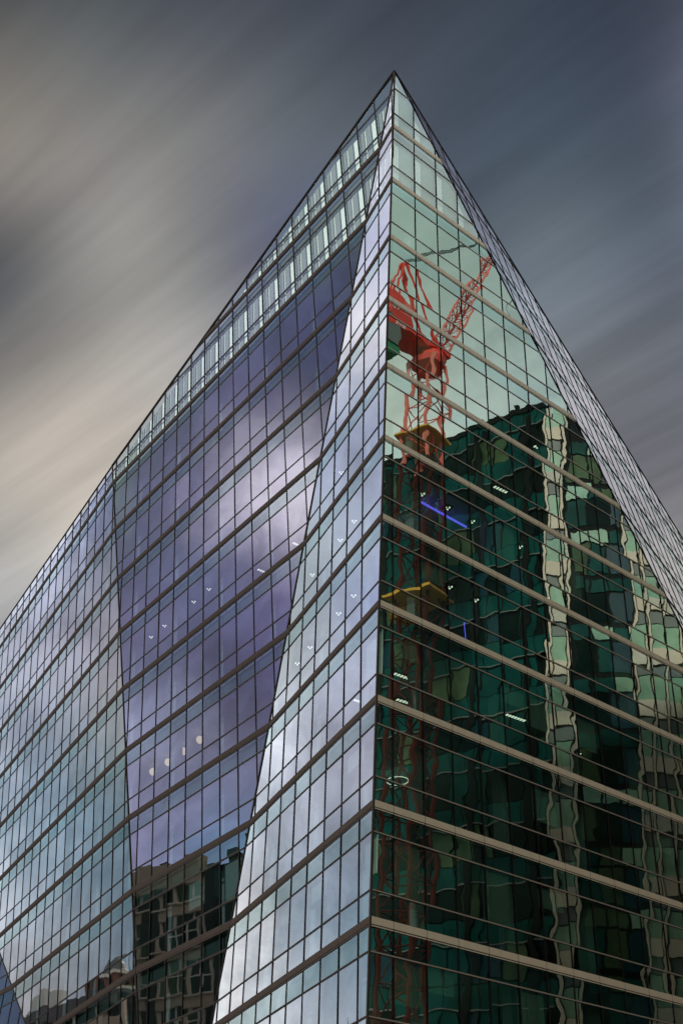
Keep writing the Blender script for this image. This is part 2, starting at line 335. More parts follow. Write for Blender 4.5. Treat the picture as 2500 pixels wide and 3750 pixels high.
def emit_parts(name, items, mats, limit=100, label=None):
    """items: (size in the picture, MB, flat); the largest become parts of their own, the rest one part"""
    items = [i for i in items if i[1].f]; items.sort(key=lambda i: -i[0]); res = []
    for s_, mb, in items[:limit]: res.append(mb.build(name, mats, root, BASE))
    rest = MB()
    for s_, mb in items[limit:]: rest.fixn = getattr(mb, 'fixn', True); rest.merge(mb)
    o = rest.build(name, mats, root, BASE)
    if o: o['kind'] = 'stuff'
    return res
shrink = {}
for f in ('R', 'L1', 'L2', 'L3'): shrink[f] = [(p[0], p[1]-.45 if p[1] > 40 else p[1]) for p in polys[f]]
def inner_poly(f, ins):
    pl = {k: (PL[k][0], PL[k][1]-ins) for k in PL}; F = FC[f]
    def off2(X): return (float(X@F.u), float(X[2]))
    tri = lambda a, b, c: np.linalg.solve(np.array([pl[q][0] for q in (a, b, c)]), np.array([pl[q][1] for q in (a, b, c)]))
    mt = lambda a, b, z: meet(pl[a], pl[b], z)
    if f == 'R': pts = [tri('R', 'L1', 'RR'), mt('R', 'L1', ZB), mt('R', 'RR', ZB)]
    if f == 'L1': pts = [tri('R', 'L1', 'L2'), mt('R', 'L1', ZB), mt('L1', 'L2', ZB)]
    if f == 'L2': pts = [mt('L1', 'L2', 54), mt('L1', 'L2', ZB+1), mt('L2', 'L3', ZB+1), mt('L2', 'L3', 54)]
    if f == 'L3': pts = [mt('L2', 'L3', 54), mt('L2', 'L3', ZB+1), mt('L3', 'L4', ZB+1), mt('L3', 'L4', 54)]
    if f in ('RR', 'L4'): return polys[f]
    q = [off2(p) for p in pts]; q = q if area(q) > 0 else q[::-1]
    q = clip(q, shrink[f])
    for g in ('R', 'RR'):
        if g == f or len(q) < 3: continue
        n, d = pl[g]; out = []
        val = lambda p: float(F.P(p[0], p[1], -ins)@n) - d
        for j in range(len(q)):
            a, b = q[j], q[(j+1) % len(q)]; va, vb = val(a), val(b)
            if va <= 0: out.append(a)
            if (va <= 0) != (vb <= 0): tt = va/(va-vb); out.append((a[0]+(b[0]-a[0])*tt, a[1]+(b[1]-a[1])*tt))
        q = out
    return q
MODU = .392293*H
grid = {'R': (7.30913*H, MODU, +1), 'L1': (-8.978103*H, MODU, 1), 'L2': (-10.039393*H, MODU, 1), 'L3': (-15.914186*H, MODU, 1), 'L4': (f4.to2(e0)[0]+.5, MODU, 1), 'RR': (9.279*H, .366*H, 1)}
def lines(f):
    o, m, _ = grid[f]; us = [p[0] for p in polys[f]]; a, b = min(us), max(us)
    i0 = math.ceil((a-o)/m); i1 = math.floor((b-o)/m); return [o+i*m for i in range(i0, i1+1)]
zap = APEX[2]
KS = list(range(0, 14))                       # band k lies at zk(k); k=2 is the roof deck
windows = []; bands = []; transoms = []; mull = []; backs = []
for f in ('R', 'L1', 'L2', 'L3', 'L4', 'RR'):
    poly = polys[f]; ls = lines(f); us = [p[0] for p in poly]; lo, hi = min(us), max(us); gr = .18 if f in ('R',) else .18
    for U in ls:
        pl_ = poly; zl, zh = -9, 99
        if f == 'R' and abs(U-grid['R'][0]) < .01: zh = zk(6)
        if f == 'L1' and abs(U-grid['L1'][0]) < .01: zl = zk(6)
        mb = MB(); mw = .022 if f == 'RR' else .019; c = clip(rect(U-mw, U+mw, zl, zh), pl_); slab2(f, c, -.08, .020 if f == 'RR' else .027, mb)
        if c: mull.append((max(p[1] for p in c)-min(p[1] for p in c) + pix_area(f, c)/100, mb))
    edges = [lo-1]+ls+[hi+1]
    pr = .3 if f == 'RR' else 1.
    for k in KS:
        z = zk(k)
        if k >= 1:
            mb = MB()
            pr = .3 if f == 'RR' else 1.
            slab2(f, clip(rect(lo-1, hi+1, z-.20, z+.143), poly), -.06, .010*pr, mb, 1)
            for i in range(len(edges)-1):
                slab2(f, clip(rect(edges[i]+.01, edges[i+1]-.01, z-.115, z+.125), poly), .010*pr, .030*pr, mb, 0)
                slab2(f, clip(rect(edges[i]+.01, edges[i+1]-.01, z-.188, z-.152), poly), .010*pr, .026*pr, mb, 0)
            bands.append((pix_area(f, clip(rect(lo-1, hi+1, z-.25, z+.2), poly)), f, mb))
        for q in (.25, .75):
            zz = zk(k+q)
            mb = MB(); slab2(f, clip(rect(lo-1, hi+1, zz-.042, zz+.042), poly), -.06, .010, mb, 1)
            slab2(f, clip(rect(lo-1, hi+1, zz-.017, zz+.021), poly), .010*pr, .028*pr, mb, 0)
            transoms.append((pix_area(f, clip(rect(lo-1, hi+1, zz-.06, zz+.06), poly)), f, mb))
        mb = MB(); slab2(f, clip(rect(lo+.0, hi, zk(k+.25)+.05, z-.21), inner_poly(f, .25)), -.22, -.16, mb)
        if k >= 1: backs.append((0, mb))
        for i in range(len(edges)-1):
            mb = MB(); mb.fixn = False; tot = 0
            for (za, zb, mi) in ((zk(k+.25), z, 1), (zk(k+.75), zk(k+.25), 0), (zk(k+1), zk(k+.75), 0)):
                c = clip(rect(edges[i], edges[i+1], za, zb), poly)
                if len(c) < 3 or abs(area(c)) < .01: continue
                F = FC[f]; a0, a1, a2 = (random.uniform(-.0095, .0095) for _ in range(3))
                um = sum(p[0] for p in c)/len(c); zm = (za+zb)/2
                vs = [F.P(p[0], p[1], a1*(p[0]-um)*.6+a2*(p[1]-zm)*.45)+OFF for p in c]
                nn = np.cross(vs[1]-vs[0], vs[2]-vs[0])
                if nn@F.n < 0: vs = vs[::-1]
                if k < 2: mi = 2
                mb.add(vs, [list(range(len(vs)))], mi); tot += pix_area(f, c)
            if mb.f: windows.append((tot, f, k, edges[i], mb))
matR = [MT['glassR'], MT['sglassR'], MT['glassT']]; matL = [MT['glassL'], MT['sglassL'], MT['glassT']]
windows.sort(key=lambda w_: -w_[0])
wobj = []
restR, restL = MB(), MB(); restR.fixn = restL.fixn = False
for i, (s_, f, k, U, mb) in enumerate(windows):
    if i < 100:
        o = mb.build('window', matR if f == 'R' else matL, root, BASE); wobj.append((o, f, k, U))
    else: (restR if f == 'R' else restL).merge(mb)
rest = MB(); rest.fixn = False
rest.merge(restL); rest.m = list(rest.m); nL = len(rest.f); restR.m = [m+3 for m in restR.m]; rest.merge(restR)
o = rest.build('window', matL+matR, root, BASE); o['kind'] = 'stuff'
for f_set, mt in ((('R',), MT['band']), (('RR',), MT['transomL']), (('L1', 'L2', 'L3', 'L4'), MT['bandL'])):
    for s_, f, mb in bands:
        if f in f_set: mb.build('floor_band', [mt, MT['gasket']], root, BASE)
transoms = [x for x in transoms if x[2].f]; transoms.sort(key=lambda i: -i[0]); rst = MB()
for i, (s_, f, mb) in enumerate(transoms):
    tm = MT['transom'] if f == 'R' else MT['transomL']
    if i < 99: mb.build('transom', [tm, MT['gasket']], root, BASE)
    else: rst.merge(mb)
o = rst.build('transom', [MT['transomL'], MT['gasket']], root, BASE); o['kind'] = 'stuff'
emit_parts('mullion', mull, [MT['frame']], 99)
bk = MB()
for s_, mb in backs: mb.build('spandrel_panel', [MT['sback']], root, BASE)
# blinds drawn behind some windows
for o, f, k, U in wobj:
    if k >= 3 and random.random() < .22:
        c = clip(rect(U+.06, U+MODU-.06, zk(k+random.choice((.45, .6, .74))), zk(k+.27)), polys[f])
        mb = MB(); slab2(f, c, -.20, -.185, mb); b = mb.build('blind', [MT['blind']], o, BASE)
# trims along the folds and the roof edge
def trim(name, a, b, r, mat, n=4): mb = MB(); mb.bar(a+OFF, b+OFF, r, n); return mb.build(name, [mat], root, BASE)
trim('corner_trim', APEX, fold('R', 'L1', ZB), .05, MT['bandL'], 6)
trim('corner_trim', APEX, fold('R', 'RR', ZB), .045, MT['frame'], 6)
trim('corner_trim', APEX, fold('L1', 'L2', ZB), .05, MT['frame'], 6)
trim('corner_trim', E2T, fold('L2', 'L3', ZB), .05, MT['frame'], 6)
trim('corner_trim', E3T, e3b, .05, MT['frame'], 6)
trim('parapet_cap', APEX, E2T, .085, MT['frame'], 6)
trim('parapet_cap', E2T, E3T, .06, MT['frame'], 6)
trim('parapet_cap', E3T, f4.P(E4, 49.6), .10, MT['frame'], 6)
RRE = fr_.P(*polys['RR'][[i for i, p in enumerate(polys['RR']) if abs(p[0]-endU) < 1e-6 and p[1] > 10][0]])
trim('parapet_cap', APEX, RRE, .045, MT['frame'], 6)
# floors, core, back wall, lobby
BKP = np.array([-6., 128.])
def outline(z, ins):
    """plan of the tower at height z, set in from the glass"""
    pl = {k: (PL[k][0], PL[k][1]-ins) for k in PL}
    m = lambda a, b: meet(pl[a], pl[b], z)[:2]
    rre = fr_.P(endU, z, -ins)[:2]; l4 = f4.P(E4, z, -ins)[:2]
    c = m('R', 'L1'); er = m('R', 'RR')
    if z > zk(2)-.1 and ins < 1: pass
    e1 = m('L1', 'L2'); e2 = m('L2', 'L3'); e3 = meet(pl['L3'], pl['L4'], z)[:2]
    if z < 8: return [c, er, rre, BKP, l4, e2]
    return [c, er, rre, BKP, l4, e3, e2, e1]
def flat_prism(mb, pts, z0, z1, mi=0):
    mb.prism([(p[0], p[1], z0) for p in pts], [(p[0], p[1], z1) for p in pts], mi)
for k in range(2, 14):
    z = zk(k); pts = outline(z, .30); mb = MB(); flat_prism(mb, pts, z-.62+CAMZ, z+.08+CAMZ)
    mb.build('floor_slab', [MT['ceiling']], root, BASE)
for k in range(2, 13):
    z0, z1 = zk(k+1)+.08, zk(k)-.62
    pts = outline((z0+z1)/2, 6.5 if k > 3 else 5.0); mb = MB(); flat_prism(mb, pts, z0+CAMZ, z1+CAMZ)
    mb.build('core_wall', [MT['core']], root, BASE)
mb = MB()
for a, b in ((fr_.P(endU, 10)[:2], BKP), (BKP, f4.P(E4, 10)[:2])):
    a = np.array(a); b = np.array(b); d = (b-a)/np.linalg.norm(b-a); nrm2 = np.array([-d[1], d[0]])*.3
    flat_prism(mb, [a, b, b+nrm2, a+nrm2], 0, zk(2)+CAMZ)
mb.build('back_wall', [MT['core']], root, BASE)
mb = MB(); flat_prism(mb, outline(ZB, 2.0), 0, ZB+CAMZ+.4); mb.build('lobby_wall', [MT['core']], root, BASE)
mb = MB(); flat_prism(mb, outline(ZB, -.1), ZB+CAMZ-.25, ZB+CAMZ-.02); mb.build('soffit', [MT['bandL']], root, BASE)
# rooftop plant room: pale cladding and grey louvre panels seen through the top storeys' glass
def inner(f, rows, spans, t0, t1, name, mat, inset=.5):
    mb = MB(); ipoly = inner_poly(f, .15)
    for za, zb in rows:
        for U in [lines(f)[0]-MODU]+lines(f):
            for a, b in spans:
                c = clip(rect(U+a*MODU, U+b*MODU, za, zb), ipoly); slab2(f, c, t0, t1, mb)
    return mb.build(name, [mat], root, BASE)
for f in ('R', 'L1', 'L2', 'L3'):
    ls_ = lines(f)
    rows = [(zk(2)+.08, zk(1)-.9), (zk(1)+.1, 60)]
    # in-plane direction of the picture's left to right differs per facet
    left = FC[f].u@rt2 > 0
    sp, pp = ([(.02, .25), (.34, .62)], [(.25, .31), (.66, .97)]) if f != 'R' else ([(.42, .98)], [(.07, .38)])
    if not left: sp = [(1-b, 1-a) for a, b in sp]; pp = [(1-b, 1-a) for a, b in pp]
    inner(f, rows, sp, -.16, -.11, 'louvre_panel', MT['louvre'] if f != 'R' else MT['louvreR'])
    inner(f, [(zk(2)+.08, zk(1)-1.05), (zk(1)+.2, 60)], pp, -.20, -.15, 'pale_panel', MT['pale'])

# columns behind the glass
for f, step, ph in (('R', 3, 1), ('L1', 3, 1), ('L2', 3, 1), ('L3', 3, 2)):
    for U in lines(f)[ph::step]:
        c = clip(rect(U+.35, U+.80, ZB, zk(2)-.6), inner_poly(f, 1.0))
        if len(c) > 2 and max(p[1] for p in c)-min(p[1] for p in c) > 3:
            mb = MB(); slab2(f, c, -1.15, -.70, mb); mb.build('column', [MT['column']], root, BASE)
# ------------------------------------------------------------------ lamps inside, hung from the ceilings
def inside(f, x, y, drop=.03):
    """the point where the sight line through a pane reaches the ceiling above that pane's storey"""
    r = pixray(x, y); X = r*(FC[f].d/(FC[f].n@r)); k = math.floor(Z0-X[2]/H)
    zc_ = zk(k)-.62-drop; return r*(zc_/r[2]) + OFF
def strip_lamp(f, x, y, x2, y2, i):
    a = inside(f, x, y, .06); b = inside(f, x2, y2, .06); b[2] = a[2]; d = b-a; L = min(np.linalg.norm(d), 2.4); d = d/np.linalg.norm(d); b = a+d*L
    ang = math.atan2(d[1], d[0]); c = (a+b)/2
    e = empty('ceiling_lamp', tuple(c), strip_labels[i], 'ceiling lamp', 'lit strip lamps behind the glass')
    mb = MB(); mb.box(c+np.array([0, 0, .03]), L+.1, .22, .05, ang); mb.build('housing', [MT['frame']], e, c)
    mb = MB()
    nseg = max(4, int(L/.16))
    for q in range(nseg):
        p = a+d*(L*(q+.5)/nseg); mb.box(p-np.array([0, 0, .012]), L/nseg*.6, .15, .02, ang)
    mb.build('louvred_diffuser', [MT['lamp']], e, c)
strips = [('R', 1953, 1632, 1990, 1650), ('R', 1806, 1780, 1856, 1804), ('R', 1441, 2465, 1522, 2494), ('R', 2008, 2188, 2055, 2208), ('R', 1850, 2615, 1922, 2640),
          ('L2', 943, 2084, 975, 2097), ('L2', 1072, 1987, 1095, 1997), ('R', 1450, 2560, 1530, 2585), ('R', 2085, 2752, 2125, 2762), ('L1', 1293, 2561, 1320, 2570)]
strip_labels = ['bright strip lamp just below the building edge reflected in the green side', 'bright strip lamp left of and below the topmost one on the green side',
  'long strip lamp nearest the front corner on the green side, the upper of two', 'strip lamp over the pale reflected column on the green side',
  'long strip lamp in the middle of the green side', 'strip lamp at the purple side under the bright reflected cloud', 'short strip lamp on the purple side closest to the lavender facet',
  'faint strip lamp nearest the front corner on the green side, the lower of two', 'small strip lamp low on the green side right of the pale reflected column', 'faint strip lamp on the lavender facet beside the front corner']
for i, s_ in enumerate(strips): strip_lamp(*s_, i)
spots = [('R', 1545, 1810), ('R', 1638, 1861), ('R', 1728, 1910), ('R', 1816, 1957), ('R', 1903, 2003), ('R', 1549, 2104), ('R', 1646, 2151), ('R', 1741, 2198),
  ('L1', 1352, 1838), ('L1', 1352, 2113), ('L1', 1352, 2420), ('L1', 1249, 1731), ('L1', 1296, 1909), ('L1', 1245, 1978), ('L1', 1143, 2105), ('L1', 1294, 2182), ('L1', 1239, 2247), ('L1', 1186, 2311),
  ('L1', 1135, 2371), ('L1', 1088, 2430), ('L3', 354, 1986), ('L3', 324, 2029), ('L3', 296, 2069), ('L3', 267, 2109), ('L3', 240, 2147), ('L2', 765, 2158), ('L2', 710, 2204), ('L2', 603, 2292), ('L2', 554, 2333)]
side = {'R': 'green', 'L1': 'lavender', 'L2': 'purple', 'L3': 'far grey'}
ORD = ['topmost', 'second highest', 'third highest', 'fourth highest', 'fifth highest', 'sixth highest', 'seventh highest', 'eighth highest', 'ninth highest', 'tenth highest', 'eleventh highest', 'lowest']
rank = {}
for f in side:
    ss = sorted([q for q in spots if q[0] == f], key=lambda q: q[2])
    for i, q in enumerate(ss): rank[q] = ORD[i] if i < len(ss)-1 else 'lowest'
for f, x, y in spots:
    c = inside(f, x, y, .05)
    e = empty('spot_lamp', tuple(c), '%s cluster of tiny lit ceiling spots behind the %s facet' % (rank[(f, x, y)], side[f]), 'spot lamp', 'lit spot clusters behind the %s facet' % side[f])
    mb = MB(); mb.box(c+np.array([0, 0, .03]), .42, .42, .04, .5); mb.build('housing', [MT['frame']], e, c)
    for dx, dy in ((-.07, -.06), (.08, -.05), (0, .08)):
        mb = MB(); mb.lathe(c+np.array([dx, dy, -.03]), [(.001, 0), (.04, 0), (.04, .04), (.001, .04)], 10); mb.build('bulb', [MT['lamp']], e, c)
for i, (f, x, y) in enumerate((('L2', 732, 2709), ('L2', 672, 2751), ('L2', 616, 2791), ('L2', 560, 2826))):
    c = inside(f, x, y, .0); r = pixray(x, y); c = c - r/np.linalg.norm(r)*.9*(i > -1)
    zc_ = c[2]
    e = empty('pendant_lamp', tuple(c), ('rightmost', 'second from right', 'second from left', 'leftmost')[i]+' warm globe pendant glowing behind the purple facet', 'pendant lamp', 'row of four globe pendants behind the purple facet')
    mb = MB(); mb.lathe(c, [(.001, -.20), (.10, -.17), (.17, -.08), (.19, .02), (.15, .13), (.06, .19), (.001, .2)], 14); mb.build('globe', [MT['warm']], e, c)
    mb = MB(); mb.bar(c+np.array([0, 0, .19]), c+np.array([0, 0, .5]), .012); mb.build('cord', [MT['frame']], e, c)
# blue neon tubes
a = inside('R', 1540, 1838, .3); b = inside('R', 1706, 1930, .3); b[2] = a[2]
mb = MB(); mb.bar(a, b, .05, 8); tag(mb.build('neon_tube', [MT['blue']], None, a), 'long blue neon tube glowing behind the green side near the front corner', 'neon tube')
a = inside('R', 1698, 2278, .3); mb = MB(); mb.bar(a, a-np.array([0, 0, 1.3]), .02, 8)
tag(mb.build('neon_tube', [MT['blue']], None, a), 'short upright blue neon tube behind the green side', 'neon tube')
# drum shade
c = inside('R', 1485, 1905, .45)
e = empty('drum_lamp', tuple(c), 'large cream drum shade hanging behind the green side next to the front corner', 'ceiling lamp')
mb = MB(); mb.lathe(c, [(.001, -.22), (.5, -.22), (.62, -.1), (.62, .1), (.5, .22), (.001, .22)], 24); mb.build('shade', [plain('cream fabric', (.85, .78, .6), .8, 0, .04, 3)], e, c)
mb = MB(); mb.bar(c+np.array([0, 0, .2]), c+np.array([0, 0, .45]), .02); mb.build('cord', [MT['frame']], e, c)
# ring lamp
c = inside('R', 1455, 2860, .35)
mb = MB()
for i in range(28):
    a0, a1 = 2*math.pi*i/28, 2*math.pi*(i+1)/28
    mb.bar(c+np.array([.42*math.cos(a0), .42*math.sin(a0), 0]), c+np.array([.42*math.cos(a1), .42*math.sin(a1), 0]), .015, 5)
tag(mb.build('ring_lamp', [MT['lamp']], None, c), 'thin lit ring lamp low behind the glass beside the front corner', 'ring lamp')

# ------------------------------------------------------------------ ground and street
def sheet(name, x0, x1, y0, y1, z, mat):
    mb = MB(); mb.add([(x0, y0, z), (x1, y0, z), (x1, y1, z), (x0, y1, z)], [[0, 1, 2, 3]]); o = mb.build(name, [mat]); o['kind'] = 'structure'; return o
sheet('ground', -900, 900, -900, 900, 0, plain('paving', (.22, .21, .2), .85, 0, .2, .4))
sheet('road', -48, 34, -30, 12, .004, plain('asphalt', (.05, .05, .052), .85, 0, .25, 3))
sheet('side_road', 22, 30, 12, 160, .004, bpy.data.materials['asphalt'])

# ------------------------------------------------------------------ across the street, seen mirrored in the green side
MT['tealsp'] = plain('teal back-painted glass', (.005, .072, .064), .4, 0, .95, .45, .05)
MT['tealw'] = plain('dark office window', (.003, .013, .012), .15, 0, .95, .8, .06)
MT['greenp'] = plain('sky-toned green glass panel', (.34, .56, .40), .18, 0, .45, 1.1)  # pale base colour stands in for sky reflected in the panes
MT['yelgr'] = plain('yellow green blind', (.070, .120, .060), .5, 0, .95, .9, .1)
MT['bluep'] = plain('blue glass panel', (.005, .045, .065), .3, 0, .4, .5, .2)
MT['stone'] = plain('pale stone', (.82, .72, .58), .75, 0, .16, 1.6)
MT['dark'] = plain('near black metal', (.008, .010, .010), .6, 0, .2, 2, .08)
MT['greyp'] = plain('grey metal panel', (.16, .19, .18), .5, 0, .2, 1)
TOPZ = 56.7 + CAMZ; FH = 3.65
K_ = np.array([35., 47.6]); A_ = K_ + np.array([8.3, -11.9])/14.5*44
root2 = empty('glass_office_block', (35, 47.6, 0), 'dark teal office block with pale stone strips mirrored in the green side of the tower', 'office building')
B2 = (35, 47.6, 0)
def wall_frame(p0, p1):
    p0 = np.array(p0, float); p1 = np.array(p1, float); L = np.linalg.norm(p1-p0); d = (p1-p0)/L; return p0, d, L
def wbox(mb, fr, s0, s1, z0, z1, t0, t1, mi=0):
    """box on a vertical wall: s along it, t outwards"""
    p0, d, L = fr[:3]; n = fr[3]
    q = [p0+d*s+n*tt for s, tt in ((s0, t0), (s1, t0), (s1, t1), (s0, t1))]
    mb.prism([(p[0], p[1], z0) for p in q], [(p[0], p[1], z1) for p in q], mi)
wA = (*wall_frame(K_, A_), np.array([-.82, -.572]))
wN = (*wall_frame((35, 47.6), (35, 63)), np.array([-1., 0.]))
mb = MB(); flat_prism(mb, [(35.35, 47.7), (35.35, 63), (70, 63), (80, 20), (A_[0]+.6, A_[1]+.2)], 0, TOPZ-.6); mb.build('body', [MT['dark']], root2, B2)
rs = random.Random(3)
nf = int(TOPZ//FH)
for i in range(nf):
    z1 = TOPZ-i*FH; z0 = z1-FH
    mb = MB(); wbox(mb, wA, 0, wA[2], z1-1.35, z1-.05, -.3, 0.0); mb.build('spandrel_panel', [MT['tealsp']], root2, B2)
    mb = MB(); s = .5
    while s < 26:
        wd = rs.choice((1.4, 1.4, 2.8)); wbox(mb, wA, s+.05, min(s+wd-.05, wA[2]), z0+.05, z1-1.45, -.32, -.08, rs.choice((0, 0, 0, 1, 2, 2, 3, 1, 0))); s += wd
    wbox(mb, wA, 26, wA[2], z0+.05, z1-1.45, -.32, -.08, 0)
    mb.build('ribbon_window', [MT['tealw'], MT['yelgr'], MT['tealsp'], MT['bluep']], root2, B2)
for i in range(nf):
    z1 = TOPZ-i*FH; mb = MB(); wbox(mb, wA, 0, wA[2], z1-1.46, z1-1.38, -.08, .08); mb.build('sill', [MT['greyp']], root2, B2)
    mb = MB()
    for j in range(19): wbox(mb, wA, .5+j*1.4-.03, .5+j*1.4+.03, z1-FH, z1-.05, -.08, .04)
    mb.build('mullion', [MT['dark']], root2, B2)
for j in range(9):
    mb = MB(); wbox(mb, wA, 1.1+j*4.2, 1.6+j*4.2, 0, TOPZ-.5, 0, .18); mb.build('pier', [MT['dark']], root2, B2)
mb = MB(); wbox(mb, wA, -.1, wA[2], TOPZ-.1, TOPZ+.35, -.5, .12); mb.build('parapet', [MT['dark']], root2, B2)
mb = MB()
for s in (2.3, 5.2, 6.1, 9.4, 12.2): wbox(mb, wA, s, s+.25, TOPZ+.3, TOPZ+rs.uniform(.6, 1.0), -.4, -.1)
mb.build('roof_fixture', [MT['dark']], root2, B2)
def strip(y0, y1, ztop, n, stone_w=.22):
    """pale stone frame holding a stack of green panes, stone panels and grey panes"""
    s0, s1 = y0-47.6, y1-47.6; wd = (s1-s0)/n
    for j in range(n+1):
        m = MB(); wbox(m, wN, s0+j*wd-stone_w/2, s0+j*wd+stone_w/2, 0, ztop, 0, .34); m.build('stone_pier', [MT['stone']], root2, B2)
    for i in range(int(ztop//FH)):
        z1 = ztop-i*FH
        m = MB(); m2 = MB(); m3 = MB()
        for j in range(n):
            a, b = s0+j*wd+stone_w/2+.08, s0+(j+1)*wd-stone_w/2-.08
            wbox(m, wN, a, b, z1-1.7, z1-.08, 0, .12); wbox(m2, wN, a, b, z1-2.75, z1-1.75, 0, .26); wbox(m3, wN, a, b, z1-FH, z1-2.8, 0, .10)
        m.build('pane', [MT['greenp']], root2, B2); m2.build('stone_panel', [MT['stone']], root2, B2); m3.build('grey_pane', [MT['greyp']], root2, B2)
strip(47.8, 48.95, TOPZ-.4, 1, .15)
strip(53.1, 61.5, 53.6+CAMZ, 8, .13)
mb = MB(); wbox(mb, wN, 1.6, 5.4, 0, TOPZ-3.0, -.25, -.02); mb.build('wall', [MT['dark']], root2, B2)
for i in range(nf-1):
    z1 = TOPZ-3.2-i*FH; mb = MB()
    for j in range(3):
        wbox(mb, wN, 1.75+j*1.25, 1.75+j*1.25+1.1, z1-FH+.3, z1-1.2, -.02, .03, rs.choice((0, 1, 2)) if j < 2 else 3)
        wbox(mb, wN, 1.75+j*1.25, 1.75+j*1.25+1.1, z1-1.05, z1-.1, -.02, .05, rs.choice((1, 2, 2, 4)))
    mb.build('ribbon_window', [MT['tealw'], MT['yelgr'], MT['tealsp'], MT['bluep'], MT['greenp']], root2, B2)

# ------------------------------------------------------------------ red tower crane, seen mirrored in the green side
MT['red'] = plain('red paint', (.88, .075, .05), .45, 0, .12, 2)
MT['pink'] = plain('sunlit-toned red paint', (.92, .26, .20), .5, 0, .12, 2)  # lighter copy of the red; sunlit edges are put into the colour
MT['red_shaded'] = plain('shade-toned red paint', (.075, .012, .009), .6, 0, .3, 2, .1)  # darker copy of the red; the lower mast's shade is put into the colour
MT['white'] = plain('white paint', (.8, .8, .78), .5, 0, .05, 3)
MT['yellow'] = plain('yellow paint', (.75, .42, .04), .5, 0, .1, 3)
MT['grn'] = plain('green banner', (.02, .25, .10), .6, 0, .2, 3)
MX, MY = 25.6, 39.5; MZ = 56.6
cr = empty('tower_crane', (MX, MY, 0), 'red lattice tower crane with a raised jib mirrored in the green side of the tower', 'crane')
CB = (MX, MY, 0); ang = R_(28); hw = .9
cs = [(MX+hw*(math.cos(ang)*a-math.sin(ang)*b), MY+hw*(math.sin(ang)*a+math.cos(ang)*b)) for a, b in ((-1, -1), (1, -1), (1, 1), (-1, 1))]
for x, y in cs: mb = MB(); mb.bar((x, y, MZ-9.5), (x, y, MZ-1.6), .13); mb.build('mast_leg', [MT['pink']], cr, CB); mb = MB(); mb.bar((x, y, 0), (x, y, MZ-9.5), .13); mb.build('mast_leg', [MT['red_shaded']], cr, CB)
nb = 31
for s_ in range(4):
    (x0, y0), (x1, y1) = cs[s_], cs[(s_+1) % 4]; mb = MB(); mbo = MB()
    for i in range(nb):
        za, zb = i*1.76, (i+1)*1.76
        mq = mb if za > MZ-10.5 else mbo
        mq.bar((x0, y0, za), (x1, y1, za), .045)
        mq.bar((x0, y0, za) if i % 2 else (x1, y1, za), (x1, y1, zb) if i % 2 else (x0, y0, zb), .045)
    mb.build('mast_bracing', [MT['red']], cr, CB); mbo.build('mast_bracing', [MT['red_shaded']], cr, CB)
mb = MB(); mb.lathe((MX, MY, MZ-1.9), [(.01, 0), (1.15, 0), (1.25, .35), (1.0, .8), (.01, .8)], 20); mb.build('slewing_ring', [MT['red']], cr, CB)
# jib: luffed steeply, heading north-east
jd = np.array([29.9-MX, 43.2-MY, 70.2-58.0]); jl = np.linalg.norm(jd); jd = jd/jl; jl *= 1.35; hz = np.array([jd[0], jd[1], 0]); hz /= np.linalg.norm(hz); sd_ = np.array([-hz[1], hz[0], 0])
deck_n = math.atan2(hz[1], hz[0])
mb = MB(); c = np.array([MX, MY, MZ-.75])-hz*1.9; mb.box(c, 6.4, 1.7, .35, deck_n); mb.build('machine_deck', [MT['red']], cr, CB)
mb = MB(); c = np.array([MX, MY, MZ+.55])-hz*3.4; mb.box(c, 2.2, 1.5, 2.1, deck_n); mb.build('machinery_house', [MT['red']], cr, CB)
mb = MB(); c = np.array([MX, MY, MZ-1.6])-hz*4.3; mb.box(c, 1.5, 1.7, 1.5, deck_n); mb.build('counterweight', [MT['greyp']], cr, CB)
mb = MB(); c = np.array([MX, MY, MZ-2.9])-hz*4.3; mb.box(c, 1.7, 1.5, .9, deck_n); mb.build('banner', [MT['grn']], cr, CB)
mb = MB(); c = np.array([MX, MY, MZ+.1])+hz*1.4-sd_*1.1
mb.box(c, 1.3, .9, 1.6, deck_n); cb_ = mb.build('cab', [MT['white']], cr, CB)
mb = MB(); mb.box(c+hz*.2+np.array([0, 0, .2]), 1.0, .96, .8, deck_n); mb.build('cab_window', [MT['tealw']], cb_, (0, 0, 0))
base_j = np.array([MX, MY, MZ-.2])+hz*.9; n2 = np.cross(jd, sd_)
mbL = MB(); chords = []
for a, b in ((.55, -.35), (-.55, -.35), (0, .6)):
    p0 = base_j+sd_*a+n2*b; p1 = base_j+jd*jl+(sd_*a+n2*b)*.55; chords.append((p0, p1)); mb = MB(); mb.bar(p0, p1, .09); mb.build('jib_chord', [MT['pink']], cr, CB)
mb = MB(); nj = 16
for i in range(nj):
    for a, b in ((0, 1), (1, 2), (2, 0)):
        f0, f1 = i/nj, (i+1)/nj; P_ = lambda q, ff: chords[q][0]+(chords[q][1]-chords[q][0])*ff
        mb.bar(P_(a, f0), P_(b, f1), .035); mb.bar(P_(a, f0), P_(b, f0), .03)
mb.build('jib_bracing', [MT['red']], cr, CB)
